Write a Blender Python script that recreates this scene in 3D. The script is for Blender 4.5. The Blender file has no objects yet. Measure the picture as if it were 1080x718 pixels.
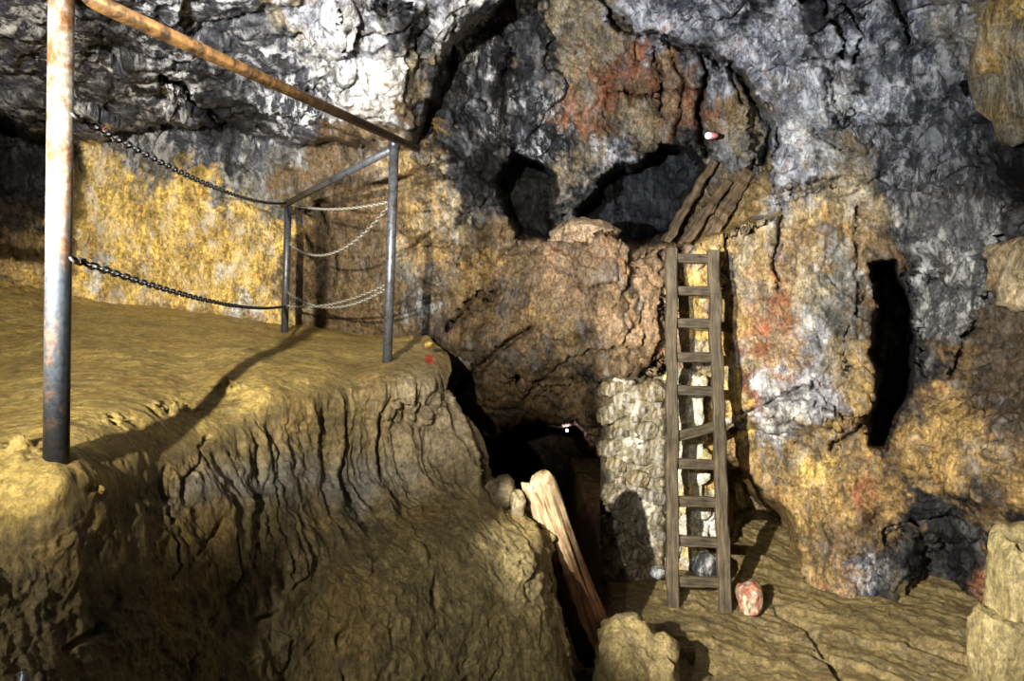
import bpy, bmesh, math, random
import numpy as np
from mathutils import Vector, Matrix

# ------------------------------------------------------------------ camera, world, lights, exposure
F = 720.0; CX = 540.0; HY = 300.0; CZ = 2.6          # focal length in px, principal column, horizon row, eye height
scene = bpy.context.scene
col = scene.collection
cam_d = bpy.data.cameras.new('camera'); cam = bpy.data.objects.new('camera', cam_d); col.objects.link(cam)
cam.location = (0, 0, CZ); cam.rotation_euler = (math.pi/2, 0, 0)
cam_d.sensor_width = 36.0; cam_d.lens = 36.0*F/1080.0
cam_d.shift_y = -(359.0-HY)/1080.0
cam_d.clip_start = 0.05
scene.camera = cam
w = bpy.data.worlds.new('cave_dark'); scene.world = w; w.use_nodes = True
w.node_tree.nodes['Background'].inputs[0].default_value = (0.9, 0.95, 1.0, 1)
w.node_tree.nodes['Background'].inputs[1].default_value = 0.02
vs = scene.view_settings
vs.view_transform = 'Standard'; vs.look = 'None'; vs.gamma = 1.0; vs.exposure = 0.0; vs.use_curve_mapping = False

def spot(name, loc, aim, power, angle, blend, colr, size):
    d = bpy.data.lights.new(name, 'SPOT'); o = bpy.data.objects.new(name, d); col.objects.link(o)
    o.location = loc
    o.rotation_euler = (Vector(aim)-Vector(loc)).to_track_quat('-Z', 'Y').to_euler()
    d.energy = power; d.spot_size = math.radians(angle); d.spot_blend = blend; d.color = colr; d.shadow_soft_size = size
    return o
# the photographer's work lamps: one behind the camera, one on the mud bench to the left, one turned to the roof; the low one is only an added fill
spot('work_lamp_behind_camera', (-0.75, -1.4, 3.25), (-2.1, 6.3, 3.4), 4300, 52, 1.0, (1.0, 0.92, 0.76), 0.03)
spot('work_lamp_left', (-1.9, 0.2, 3.0), (2.5, 5.5, 1.4), 6000, 38, 0.5, (1.0, 0.94, 0.80), 0.035)
spot('work_lamp_to_roof', (-1.7, -0.5, 2.7), (0.7, 6.0, 5.5), 3600, 68, 0.8, (0.96, 0.98, 1.0), 0.04)
spot('added_fill_low', (-1.5, -1.0, 3.4), (0.25, 4.0, 0.9), 520, 38, 1.0, (1.0, 0.94, 0.82), 0.05)  # weak fill added to lift the bench face, not a known lamp

# ------------------------------------------------------------------ maths helpers
def P(px, py, Y):
    return Vector(((px-CX)/F*Y, Y, CZ+(HY-py)/F*Y))
def smooth(a, b, x):
    t = np.clip((x-a)/(b-a), 0, 1); return t*t*(3-2*t)

def _hash(ix, iy, iz, s):
    h = (ix.astype(np.int64)*374761393 + iy.astype(np.int64)*668265263 + iz.astype(np.int64)*2147483647 + s*974711) & 0xffffffff
    h = ((h ^ (h >> 13))*1274126177) & 0xffffffff
    h = ((h ^ (h >> 15))*2246822519) & 0xffffffff
    return h ^ (h >> 16)
def _r(h): return (h & 0xffff)/65535.0
def vnoise(p, s=0):
    """gradient noise, p (N,3) -> (N,) about -1..1"""
    i = np.floor(p).astype(np.int64); f = p-i
    u = f*f*f*(f*(f*6-15)+10)
    res = np.zeros(len(p))
    for dx in (0, 1):
        wx = u[:, 0] if dx else 1-u[:, 0]
        for dy in (0, 1):
            wy = u[:, 1] if dy else 1-u[:, 1]
            for dz in (0, 1):
                wz = u[:, 2] if dz else 1-u[:, 2]
                h = _hash(i[:, 0]+dx, i[:, 1]+dy, i[:, 2]+dz, s)
                gx = _r(h)*2-1; gy = _r(h >> 8)*2-1; gz = _r(h >> 16)*2-1
                res += wx*wy*wz*(gx*(f[:, 0]-dx)+gy*(f[:, 1]-dy)+gz*(f[:, 2]-dz))
    return res*1.7
def fbm(p, o=5, s=0, rough=0.5, lac=2.03):
    a = 1.0; r = np.zeros(len(p)); q = p.copy()
    for k in range(o):
        r += a*vnoise(q, s+k*17); q = q*lac+3.7; a *= rough
    return r
def ridged(p, o=4, s=0, rough=0.5):
    a = 1.0; r = np.zeros(len(p)); q = p.copy()
    for k in range(o):
        n = 1-np.abs(vnoise(q, s+k*13))*1.6; r += a*(n*np.abs(n)-0.45); q = q*2.07+1.3; a *= rough
    return r
def facets(p, s=0, tilt=0.6):
    """broken rock faces: every cell gets its own tilted plane; also returns distance to the cell border"""
    i = np.floor(p).astype(np.int64)
    b1 = np.full(len(p), 1e9); b2 = b1.copy(); val = np.zeros(len(p))
    for dx in (-1, 0, 1):
        for dy in (-1, 0, 1):
            for dz in (-1, 0, 1):
                cx, cy, cz = i[:, 0]+dx, i[:, 1]+dy, i[:, 2]+dz
                h = _hash(cx, cy, cz, s); h2 = _hash(cx, cy, cz, s+91)
                ox = p[:, 0]-cx-_r(h); oy = p[:, 1]-cy-_r(h >> 8); oz = p[:, 2]-cz-_r(h >> 16)
                d = ox*ox+oy*oy+oz*oz
                v = ((_r(h2)*2-1)*ox+(_r(h2 >> 8)*2-1)*oy+(_r(h2 >> 16)*2-1)*oz)*tilt*2+(_r(h2 >> 4)-0.5)*0.8
                near = d < b1
                b2 = np.where(near, b1, np.minimum(b2, d)); val = np.where(near, v, val); b1 = np.where(near, d, b1)
    return val, np.sqrt(b2)-np.sqrt(b1)
def tps(pts):
    """thin plate spline of inverse depth over (px,py): flat faces stay flat"""
    pts = np.array(pts, float); xy = pts[:, :2]/300.0; v = 1/pts[:, 2]; n = len(pts)
    def U(r2): return np.where(r2 > 0, r2*np.log(np.maximum(r2, 1e-12)), 0)
    d = ((xy[:, None]-xy[None])**2).sum(2); A = np.zeros((n+3, n+3))
    A[:n, :n] = U(d)+np.eye(n)*0.004; A[:n, n] = 1; A[:n, n+1:] = xy; A[n, :n] = 1; A[n+1:, :n] = xy.T
    c = np.linalg.solve(A, np.concatenate([v, [0, 0, 0]]))
    def ev(px, py):
        x = px/300.0; y = py/300.0; r = c[n]+c[n+1]*x+c[n+2]*y
        for k in range(n): r = r+c[k]*U((x-xy[k, 0])**2+(y-xy[k, 1])**2)
        return 1/np.maximum(r, 0.06)
    return ev
def polydist(px, py, poly, closed=True):
    """distance to a polygon, negative inside"""
    d = np.full(px.shape, 1e18); ins = np.zeros(px.shape, bool); n = len(poly)
    for k in range(n if closed else n-1):
        x0, y0 = poly[k]; x1, y1 = poly[(k+1) % n]; ex, ey = x1-x0, y1-y0; L = ex*ex+ey*ey+1e-9
        t = np.clip(((px-x0)*ex+(py-y0)*ey)/L, 0, 1)
        d = np.minimum(d, (px-x0-t*ex)**2+(py-y0-t*ey)**2)
        if closed and y0 != y1:
            c = ((y0 > py) != (y1 > py)) & (px < (x1-x0)*(py-y0)/(y1-y0)+x0); ins ^= c
    d = np.sqrt(d)
    return np.where(ins, -d, d) if closed else d

PAL = {  # the minerals of the mine, linear colour, white fleck amount
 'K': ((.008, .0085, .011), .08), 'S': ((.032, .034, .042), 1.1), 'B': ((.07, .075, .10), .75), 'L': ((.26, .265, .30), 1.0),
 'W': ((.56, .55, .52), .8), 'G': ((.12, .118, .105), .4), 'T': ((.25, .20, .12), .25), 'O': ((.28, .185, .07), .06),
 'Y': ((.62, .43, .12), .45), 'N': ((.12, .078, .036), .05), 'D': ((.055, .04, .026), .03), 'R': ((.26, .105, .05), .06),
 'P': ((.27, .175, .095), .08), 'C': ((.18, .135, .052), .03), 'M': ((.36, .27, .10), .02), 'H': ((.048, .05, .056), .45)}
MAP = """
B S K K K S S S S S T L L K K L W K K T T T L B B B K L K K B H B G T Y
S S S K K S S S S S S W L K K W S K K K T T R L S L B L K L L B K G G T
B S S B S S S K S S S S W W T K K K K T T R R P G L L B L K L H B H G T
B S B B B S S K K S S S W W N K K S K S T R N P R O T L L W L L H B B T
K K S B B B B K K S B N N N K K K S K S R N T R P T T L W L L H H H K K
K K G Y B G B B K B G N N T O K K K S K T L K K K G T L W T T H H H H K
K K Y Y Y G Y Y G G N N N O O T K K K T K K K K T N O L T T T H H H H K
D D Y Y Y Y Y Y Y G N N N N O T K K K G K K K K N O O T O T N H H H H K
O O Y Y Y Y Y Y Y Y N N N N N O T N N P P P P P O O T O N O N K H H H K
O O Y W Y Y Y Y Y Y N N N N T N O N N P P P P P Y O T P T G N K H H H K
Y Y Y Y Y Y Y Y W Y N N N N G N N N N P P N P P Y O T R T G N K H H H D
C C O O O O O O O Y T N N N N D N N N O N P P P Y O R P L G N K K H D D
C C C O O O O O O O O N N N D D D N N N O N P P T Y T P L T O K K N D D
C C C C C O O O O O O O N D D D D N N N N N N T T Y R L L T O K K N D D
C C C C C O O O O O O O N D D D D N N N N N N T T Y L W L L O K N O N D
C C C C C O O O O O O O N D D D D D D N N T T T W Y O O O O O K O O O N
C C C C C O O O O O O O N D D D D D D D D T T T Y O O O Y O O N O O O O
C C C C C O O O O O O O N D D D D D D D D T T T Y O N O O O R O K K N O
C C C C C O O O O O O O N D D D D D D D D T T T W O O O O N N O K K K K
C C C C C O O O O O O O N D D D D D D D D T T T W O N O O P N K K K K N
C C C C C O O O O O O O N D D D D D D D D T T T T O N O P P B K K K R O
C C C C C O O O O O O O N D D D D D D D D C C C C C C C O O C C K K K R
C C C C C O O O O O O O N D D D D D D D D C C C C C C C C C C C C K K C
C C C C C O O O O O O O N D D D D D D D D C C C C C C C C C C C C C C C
""".split('\n')[1:-1]
_let = [r.split() for r in MAP]
GRID = np.array([[PAL[c][0]+(PAL[c][1],) for c in r] for r in _let])
def minerals(px, py, pos):
    """mineral colour of the rock, zone borders broken up by noise"""
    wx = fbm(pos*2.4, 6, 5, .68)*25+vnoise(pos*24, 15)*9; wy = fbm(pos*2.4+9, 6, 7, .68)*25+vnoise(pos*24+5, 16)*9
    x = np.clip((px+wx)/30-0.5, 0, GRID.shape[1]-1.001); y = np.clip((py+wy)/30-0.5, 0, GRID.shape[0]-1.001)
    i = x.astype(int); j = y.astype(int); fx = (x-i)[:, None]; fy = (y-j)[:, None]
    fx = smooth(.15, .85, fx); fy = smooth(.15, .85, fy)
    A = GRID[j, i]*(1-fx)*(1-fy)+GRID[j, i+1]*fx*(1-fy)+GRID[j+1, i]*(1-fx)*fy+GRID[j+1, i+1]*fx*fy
    run = np.stack([pos[:, 0]*2.2+pos[:, 2]*1.4, pos[:, 1]*2.2, pos[:, 2]*1.1-pos[:, 0]*.4], 1)     # dark slate films run down the dip
    q = smooth(.12, .6, fbm(run*1.5, 6, 51, .7)-.05)[:, None]*.55
    q *= np.where((px > 70) & (px < 420) & (py > 170), .35, 1.0)[:, None]
    A = A*(1-q)+np.array([.035, .033, .034, .25])*q
    q = smooth(.25, .8, fbm(run*2.3+7, 6, 57, .7))[:, None]*.22*smooth(.03, .14, A[:, :1]); A = A*(1-q)+np.array([.30, .22, .11, .2])*q
    return A

# ------------------------------------------------------------------ materials
def nodes(m):
    m.use_nodes = True; nt = m.node_tree; nt.nodes.clear(); return nt
def N(nt, t, **kw):
    n = nt.nodes.new(t)
    for k, v in kw.items():
        if k.startswith('i_'):
            key = k[2:]; n.inputs[int(key) if key.isdigit() else key.replace('_', ' ')].default_value = v
        else: setattr(n, k, v)
    return n
def ramp(nt, src, stops):
    r = N(nt, 'ShaderNodeValToRGB'); e = r.color_ramp.elements
    while len(e) < len(stops): e.new(0.5)
    for el, (p, c) in zip(e, stops):
        el.position = p; el.color = (c, c, c, 1) if not isinstance(c, tuple) else (*c, 1)
    nt.links.new(src, r.inputs[0]); return r.outputs[0]
def mixc(nt, blend, fac, a, b):
    m = N(nt, 'ShaderNodeMix', data_type='RGBA', blend_type=blend)
    for sock, v in ((m.inputs[0], fac), (m.inputs[6], a), (m.inputs[7], b)):
        if isinstance(v, (int, float)): sock.default_value = v
        elif isinstance(v, tuple): sock.default_value = (*v, 1)
        else: nt.links.new(v, sock)
    return m.outputs[2]
def noise(nt, vec, scale, detail=6, rough=.6, dist=0.0):
    n = N(nt, 'ShaderNodeTexNoise'); n.inputs['Scale'].default_value = scale; n.inputs['Detail'].default_value = detail
    n.inputs['Roughness'].default_value = rough; n.inputs['Distortion'].default_value = dist
    nt.links.new(vec, n.inputs['Vector']); return n.outputs[0]
def finish(nt, colr, rough, bump_srcs, spec=.5, metal=0.0):
    b = N(nt, 'ShaderNodeBsdfPrincipled'); o = N(nt, 'ShaderNodeOutputMaterial')
    nt.links.new(b.outputs[0], o.inputs[0])
    if isinstance(colr, tuple): b.inputs['Base Color'].default_value = (*colr, 1)
    else: nt.links.new(colr, b.inputs['Base Color'])
    if isinstance(rough, float): b.inputs['Roughness'].default_value = rough
    else: nt.links.new(rough, b.inputs['Roughness'])
    b.inputs['Specular IOR Level'].default_value = spec; b.inputs['Metallic'].default_value = metal
    prev = None
    for src, st, dist in bump_srcs:
        k = N(nt, 'ShaderNodeBump'); k.inputs['Strength'].default_value = st; k.inputs['Distance'].default_value = dist
        nt.links.new(src, k.inputs['Height'])
        if prev: nt.links.new(prev, k.inputs['Normal'])
        prev = k.outputs[0]
    if prev: nt.links.new(prev, b.inputs['Normal'])
    return b
def rock_material(name, bump=1.0, contrast=1.0, rough=(.3, .62), crack=True, spec=.5, fine=1.0, streak=(.8, .35, .0)):
    m = bpy.data.materials.new(name); nt = nodes(m); L = nt.links
    tc = N(nt, 'ShaderNodeTexCoord'); vec = tc.outputs['Object']
    at = N(nt, 'ShaderNodeAttribute', attribute_name='mineral'); fl = N(nt, 'ShaderNodeAttribute', attribute_name='fleck')
    # coordinates bent by a slow noise and squeezed along the dip, so grain runs in streaks
    wv = N(nt, 'ShaderNodeTexNoise'); wv.inputs['Scale'].default_value = 1.3; wv.inputs['Detail'].default_value = 4; L.new(vec, wv.inputs['Vector'])
    add = N(nt, 'ShaderNodeMix', data_type='RGBA', blend_type='LINEAR_LIGHT'); add.inputs[0].default_value = .13
    L.new(vec, add.inputs[6]); L.new(wv.outputs['Color'], add.inputs[7])
    mp = N(nt, 'ShaderNodeMapping'); mp.inputs['Rotation'].default_value = (0, streak[0], 0); mp.inputs['Scale'].default_value = (1, 1, streak[1])
    L.new(add.outputs[2], mp.inputs['Vector']); st = mp.outputs[0]
    n1 = noise(nt, vec, 3.1, 9, .68); n2 = noise(nt, st, 17, 9, .76, .1); n3 = noise(nt, st, 60, 5, .75); n7 = noise(nt, vec, 34, 6, .75)
    c = contrast
    v1 = ramp(nt, n1, [(.30, 1-.7*c), (.5, 1.0-.25*c), (.70, 1.0)])
    v2 = ramp(nt, n2, [(.34, 1-.85*c), (.5, 1.0-.4*c), (.66, 1.0)])
    v3 = ramp(nt, n7, [(.32, 1-.75*c), (.6, 1.0)]); v4 = ramp(nt, n3, [(.34, 1-.6*c), (.58, 1.0)])
    cc = mixc(nt, 'MULTIPLY', 1.0, at.outputs['Color'], v1); cc = mixc(nt, 'MULTIPLY', 1.0, cc, v2); cc = mixc(nt, 'MULTIPLY', 1.0, cc, v3); cc = mixc(nt, 'MULTIPLY', 1.0, cc, v4)
    br = N(nt, 'ShaderNodeMix', data_type='RGBA', blend_type='MULTIPLY'); br.inputs[0].default_value = 1; br.clamp_result = False
    g = 1+2.3*c; br.inputs[7].default_value = (g, g, g, 1); L.new(cc, br.inputs[6]); cc = br.outputs[2]
    n4 = noise(nt, st, 7.3, 7, .7, .8)
    if crack: cc = mixc(nt, 'MULTIPLY', ramp(nt, n4, [(.56, 0.0), (.70, .8)]), cc, (1.0, .6, .36))
    # white mineral crust, in streaks
    n5 = noise(nt, st, 9.0, 12, .78, .15)
    f1 = ramp(nt, n5, [(.49, 0.0), (.58, 1.0)])
    n6 = noise(nt, vec, 2.0, 5, .65); f2 = ramp(nt, n6, [(.36, .1), (.58, 1.0)])
    fm = N(nt, 'ShaderNodeMath', operation='MULTIPLY'); L.new(f1, fm.inputs[0]); L.new(f2, fm.inputs[1])
    fm2 = N(nt, 'ShaderNodeMath', operation='MULTIPLY', use_clamp=True); L.new(fm.outputs[0], fm2.inputs[0]); L.new(fl.outputs['Fac'], fm2.inputs[1])
    cc = mixc(nt, 'MIX', fm2.outputs[0], cc, (.72, .72, .74))
    bumps = [(n1, .3*bump, .05), (n2, .9*bump, .024*fine), (n7, .6*bump, .012*fine), (n3, .6*bump, .006*fine)]
    if crack:
        vo = N(nt, 'ShaderNodeTexVoronoi', feature='DISTANCE_TO_EDGE'); vo.inputs['Scale'].default_value = 2.6; L.new(st, vo.inputs['Vector'])
        wob = N(nt, 'ShaderNodeMath', operation='MULTIPLY_ADD'); L.new(n7, wob.inputs[0]); wob.inputs[1].default_value = .10; L.new(vo.outputs[0], wob.inputs[2])
        ck = ramp(nt, wob.outputs[0], [(.042, .1), (.062, 1.0)])
        some = ramp(nt, n6, [(.45, 0.0), (.55, .75)])
        cc = mixc(nt, 'MULTIPLY', some, cc, ck)
    rg = N(nt, 'ShaderNodeMapRange'); rg.inputs[3].default_value = rough[0]; rg.inputs[4].default_value = rough[1]; rg.inputs[1].default_value = .35; rg.inputs[2].default_value = .65
    L.new(n4, rg.inputs[0])
    finish(nt, cc, rg.outputs[0], bumps, spec)
    return m
ROCK = rock_material('cave_rock', 1.0, 1.0, spec=.22)
CLAY = rock_material('wet_clay', 1.1, .8, (.36, .62), crack=False, spec=.45, streak=(.0, .6, 0))
def metal_material(name, c1, c2, lo, hi, metal=.4):
    m = bpy.data.materials.new(name); nt = nodes(m); tc = N(nt, 'ShaderNodeTexCoord'); v = tc.outputs['Object']
    a = noise(nt, v, 14, 8, .7, .4); b = noise(nt, v, 70, 4, .6)
    c = mixc(nt, 'MIX', ramp(nt, a, [(lo, 0.0), (hi, 1.0)]), c1, c2)
    c = mixc(nt, 'MULTIPLY', .7, c, ramp(nt, b, [(.35, .4), (.6, 1.0)]))
    finish(nt, c, .42, [(a, .3, .004), (b, .5, .0015)], .5, metal); return m
RUST_PALE = metal_material('rusty_pale_pipe', (.50, .46, .40), (.19, .085, .03), .42, .60, .25)
RUST = metal_material('orange_rust_pipe', (.15, .08, .028), (.035, .02, .010), .40, .58, .2)
def post_material():
    m = bpy.data.materials.new('half_painted_post'); nt = nodes(m); tc = N(nt, 'ShaderNodeTexCoord'); v = tc.outputs['Object']
    a = noise(nt, v, 14, 8, .7, .4); b = noise(nt, v, 70, 4, .6); sx = N(nt, 'ShaderNodeSeparateXYZ'); nt.links.new(v, sx.inputs[0])
    c = mixc(nt, 'MIX', ramp(nt, a, [(.40, 0.0), (.58, 1.0)]), (.27, .25, .21), (.13, .06, .025))
    h = N(nt, 'ShaderNodeMath', operation='MULTIPLY_ADD'); nt.links.new(a, h.inputs[0]); h.inputs[1].default_value = .25; nt.links.new(sx.outputs[2], h.inputs[2])
    low = ramp(nt, h.outputs[0], [(.72, 1.0), (.92, 0.0)])
    d = mixc(nt, 'MIX', ramp(nt, a, [(.50, 0.0), (.7, 1.0)]), (.022, .027, .034), (.10, .055, .03))
    c = mixc(nt, 'MIX', low, c, d); c = mixc(nt, 'MULTIPLY', .7, c, ramp(nt, b, [(.35, .4), (.6, 1.0)]))
    finish(nt, c, .4, [(a, .3, .004), (b, .5, .0015)], .5, .3); return m
POST_M = post_material()
IRON = metal_material('dark_iron', (.12, .125, .14), (.05, .035, .025), .48, .66, .6)
CHAIN_M = metal_material('chain_steel', (.10, .10, .10), (.06, .042, .03), .45, .62, .5)
CHAIN_L = metal_material('pale_chain_steel', (.26, .24, .2), (.12, .09, .06), .48, .66, .3)
def wood_material(name, dark, light, scale=1.0, bump=.8):
    m = bpy.data.materials.new(name); nt = nodes(m); tc = N(nt, 'ShaderNodeTexCoord'); mp = N(nt, 'ShaderNodeMapping')
    mp.inputs['Scale'].default_value = (1, 1, .09); nt.links.new(tc.outputs['Object'], mp.inputs['Vector'])
    a = noise(nt, mp.outputs[0], 38*scale, 7, .65, .5); b = noise(nt, tc.outputs['Object'], 5, 5, .6)
    c = mixc(nt, 'MIX', ramp(nt, a, [(.34, 0.0), (.64, 1.0)]), dark, light)
    c = mixc(nt, 'MULTIPLY', .8, c, ramp(nt, b, [(.32, .35), (.62, 1.0)]))
    finish(nt, c, .68, [(a, bump, .012), (b, .2, .01)], .3); return m
WOOD_LADDER = wood_material('weathered_ladder_wood', (.02, .015, .010), (.13, .10, .062))
WOOD_PLANK = wood_material('rotten_plank_wood', (.03, .018, .01), (.25, .165, .085), .8, 1.0)
def prop_material():
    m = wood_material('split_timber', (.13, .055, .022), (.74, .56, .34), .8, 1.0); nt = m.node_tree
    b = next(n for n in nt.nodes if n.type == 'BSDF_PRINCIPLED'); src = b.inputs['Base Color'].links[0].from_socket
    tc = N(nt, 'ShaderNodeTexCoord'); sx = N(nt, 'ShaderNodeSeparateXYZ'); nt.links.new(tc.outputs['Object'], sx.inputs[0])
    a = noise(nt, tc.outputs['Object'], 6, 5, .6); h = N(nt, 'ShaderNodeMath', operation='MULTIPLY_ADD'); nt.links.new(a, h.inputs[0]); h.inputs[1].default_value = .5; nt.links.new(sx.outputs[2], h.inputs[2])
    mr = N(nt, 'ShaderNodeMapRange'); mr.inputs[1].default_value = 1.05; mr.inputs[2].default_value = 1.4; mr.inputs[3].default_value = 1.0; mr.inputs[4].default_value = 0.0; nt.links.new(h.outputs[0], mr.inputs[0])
    nt.links.new(mixc(nt, 'MULTIPLY', mr.outputs[0], src, (.20, .12, .08)), b.inputs['Base Color']); return m  # lower wood darkened: the bench's shadow painted into its red-brown colour
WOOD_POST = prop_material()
def plain(name, c, rough=.5, emit=0.0, ecol=None):
    m = bpy.data.materials.new(name); nt = nodes(m); tc = N(nt, 'ShaderNodeTexCoord')
    a = noise(nt, tc.outputs['Object'], 60, 4, .6)
    cc = mixc(nt, 'MULTIPLY', .5, c, ramp(nt, a, [(.3, .6), (.6, 1.0)]))
    b = finish(nt, cc, rough, [(a, .2, .002)])
    if emit: b.inputs['Emission Color'].default_value = (*(ecol or c), 1); b.inputs['Emission Strength'].default_value = emit
    return m

# ------------------------------------------------------------------ mesh helpers
def tag(o, label=None, cat=None, group=None, kind=None):
    for k, v in (('label', label), ('category', cat), ('group', group), ('kind', kind)):
        if v: o[k] = v
    return o
def mesh_np(name, V, quads, mat, attr=None, parent=None, smooth_=True):
    me = bpy.data.meshes.new(name); nq = len(quads)
    me.vertices.add(len(V)); me.vertices.foreach_set('co', np.ascontiguousarray(V, np.float32).ravel())
    me.loops.add(nq*4); me.loops.foreach_set('vertex_index', np.ascontiguousarray(quads, np.int32).ravel())
    me.polygons.add(nq); me.polygons.foreach_set('loop_start', np.arange(nq, dtype=np.int32)*4)
    me.polygons.foreach_set('loop_total', np.full(nq, 4, np.int32))
    me.update(calc_edges=True); me.validate()
    me.polygons.foreach_set('use_smooth', np.full(len(me.polygons), smooth_, bool))
    if attr is not None:
        a = me.attributes.new('mineral', 'FLOAT_COLOR', 'POINT')
        a.data.foreach_set('color', np.concatenate([attr[:, :3], np.ones((len(V), 1))], 1).astype(np.float32).ravel())
        f = me.attributes.new('fleck', 'FLOAT', 'POINT'); f.data.foreach_set('value', attr[:, 3].astype(np.float32))
    me.materials.append(mat); o = bpy.data.objects.new(name, me); col.objects.link(o)
    if parent: o.parent = parent
    return o
def sub(V, A, quads, mask):
    q = quads[mask]; u, inv = np.unique(q, return_inverse=True)
    return V[u], A[u], inv.reshape(q.shape)
def quad_idx(nr, nc):
    a = (np.arange(nr-1)[:, None]*nc+np.arange(nc-1)[None]).ravel()
    return np.stack([a, a+nc, a+nc+1, a+1], 1)
def grid_normals(V, nr, nc):
    G = V.reshape(nr, nc, 3); du = np.gradient(G, axis=1); dv = np.gradient(G, axis=0)
    n = np.cross(dv, du).reshape(-1, 3)
    return n/np.maximum(np.linalg.norm(n, axis=1, keepdims=True), 1e-9)
def empty(name, loc, label=None, cat=None, group=None):
    o = bpy.data.objects.new(name, None); o.empty_display_size = .1; o.location = loc; col.objects.link(o)
    return tag(o, label, cat, group)
def obj_bm(name, bm, mat, parent=None, smooth_=True):
    me = bpy.data.meshes.new(name); bm.to_mesh(me); bm.free()
    for p in me.polygons: p.use_smooth = smooth_
    me.materials.append(mat); o = bpy.data.objects.new(name, me); col.objects.link(o)
    if parent: o.parent = parent
    return o

# ------------------------------------------------------------------ the cave wall
UP = tps([(440, -260, 4.6), (700, -260, 4.8), (470, 0, 6.3), (470, 140, 6.4), (540, 100, 6.8), (600, 40, 6.9), (650, 100, 7.1), (720, 100, 7.1), (780, 150, 6.9),
          (540, 240, 7.0), (640, 240, 7.2), (740, 235, 6.9), (500, 180, 6.5), (820, 240, 6.4), (820, 100, 6.6)])
CEIL = tps([(-160, -260, 2.2), (200, -260, 2.6), (560, -260, 3.4), (0, 0, 3.9), (200, 0, 4.2), (400, 0, 4.7), (520, 0, 5.3), (0, 80, 5.0), (200, 80, 5.2), (330, 60, 5.0), (400, 100, 5.3), (455, 80, 5.5),
            (100, 140, 5.9), (-160, 80, 4.8), (250, 130, 5.9), (430, 150, 5.9)])
RMASS = tps([(820, 0, 5.2), (700, 0, 5.7), (650, -20, 5.9), (1000, 0, 4.9), (1080, 0, 4.3), (780, 60, 5.9), (850, 100, 5.7), (1000, 120, 5.5), (1080, 120, 4.8), (820, 200, 6.1),
             (900, 220, 6.0), (980, 250, 5.9), (1080, 250, 5.1), (1240, 100, 3.4), (1240, -260, 2.6), (640, -260, 3.9), (1000, -260, 3.3), (1240, 300, 3.5), (900, 300, 6.05)])
BASE = tps([(-160, 150, 5.4), (-160, 400, 4.8), (0, 200, 6.0), (80, 180, 6.2), (80, 300, 6.2), (200, 200, 6.4), (200, 320, 6.5), (300, 250, 6.6), (300, 350, 6.7), (370, 260, 6.6), (400, 200, 6.3), (400, 350, 6.4),
            (450, 180, 6.15), (460, 300, 6.2), (480, 420, 6.3), (530, 220, 6.2), (430, 150, 6.3), (550, 300, 6.05), (650, 290, 5.95), (700, 270, 6.05), (550, 380, 6.0), (640, 390, 6.0), (560, 440, 6.5), (630, 450, 6.2),
            (680, 500, 6.0), (680, 640, 6.0), (740, 300, 6.35), (740, 450, 6.4), (740, 640, 6.3), (800, 300, 6.3), (860, 320, 6.05), (905, 350, 6.05), (860, 420, 5.95), (800, 430, 6.15),
            (840, 475, 6.1), (800, 560, 6.2), (900, 500, 5.8), (900, 600, 5.75), (850, 660, 5.8), (950, 660, 5.5), (1000, 300, 5.9), (1080, 300, 5.1), (1240, 300, 3.5), (1080, 440, 4.9), (1000, 480, 5.35),
            (1080, 510, 4.65), (1000, 600, 5.6), (1060, 640, 5.2), (1160, 600, 4.2), (1240, 460, 3.4), (1240, 700, 3.4), (0, 700, 6.0), (400, 700, 6.3), (900, 230, 6.0), (1050, 700, 5.1)])
POLY_U = [(440, -260), (520, -20), (475, 50), (455, 110), (462, 150), (500, 185), (518, 200), (532, 218), (545, 252), (600, 256), (706, 256), (735, 254), (775, 240), (805, 225), (830, 225), (830, 100), (800, 60), (720, 20), (720, -260)]
POLY_C = [(-260, -300), (560, -300), (525, 0), (500, 22), (475, 50), (462, 72), (455, 112), (440, 150), (400, 158), (330, 150), (240, 132), (170, 128), (95, 158), (60, 142), (0, 118), (-260, 70)]
POLY_R = [(632, -300), (632, -5), (660, 22), (700, 38), (740, 55), (770, 68), (790, 88), (803, 115), (812, 160), (816, 200), (819, 245), (850, 275), (920, 262), (1000, 300), (1300, 330), (1300, -300)]
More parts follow.
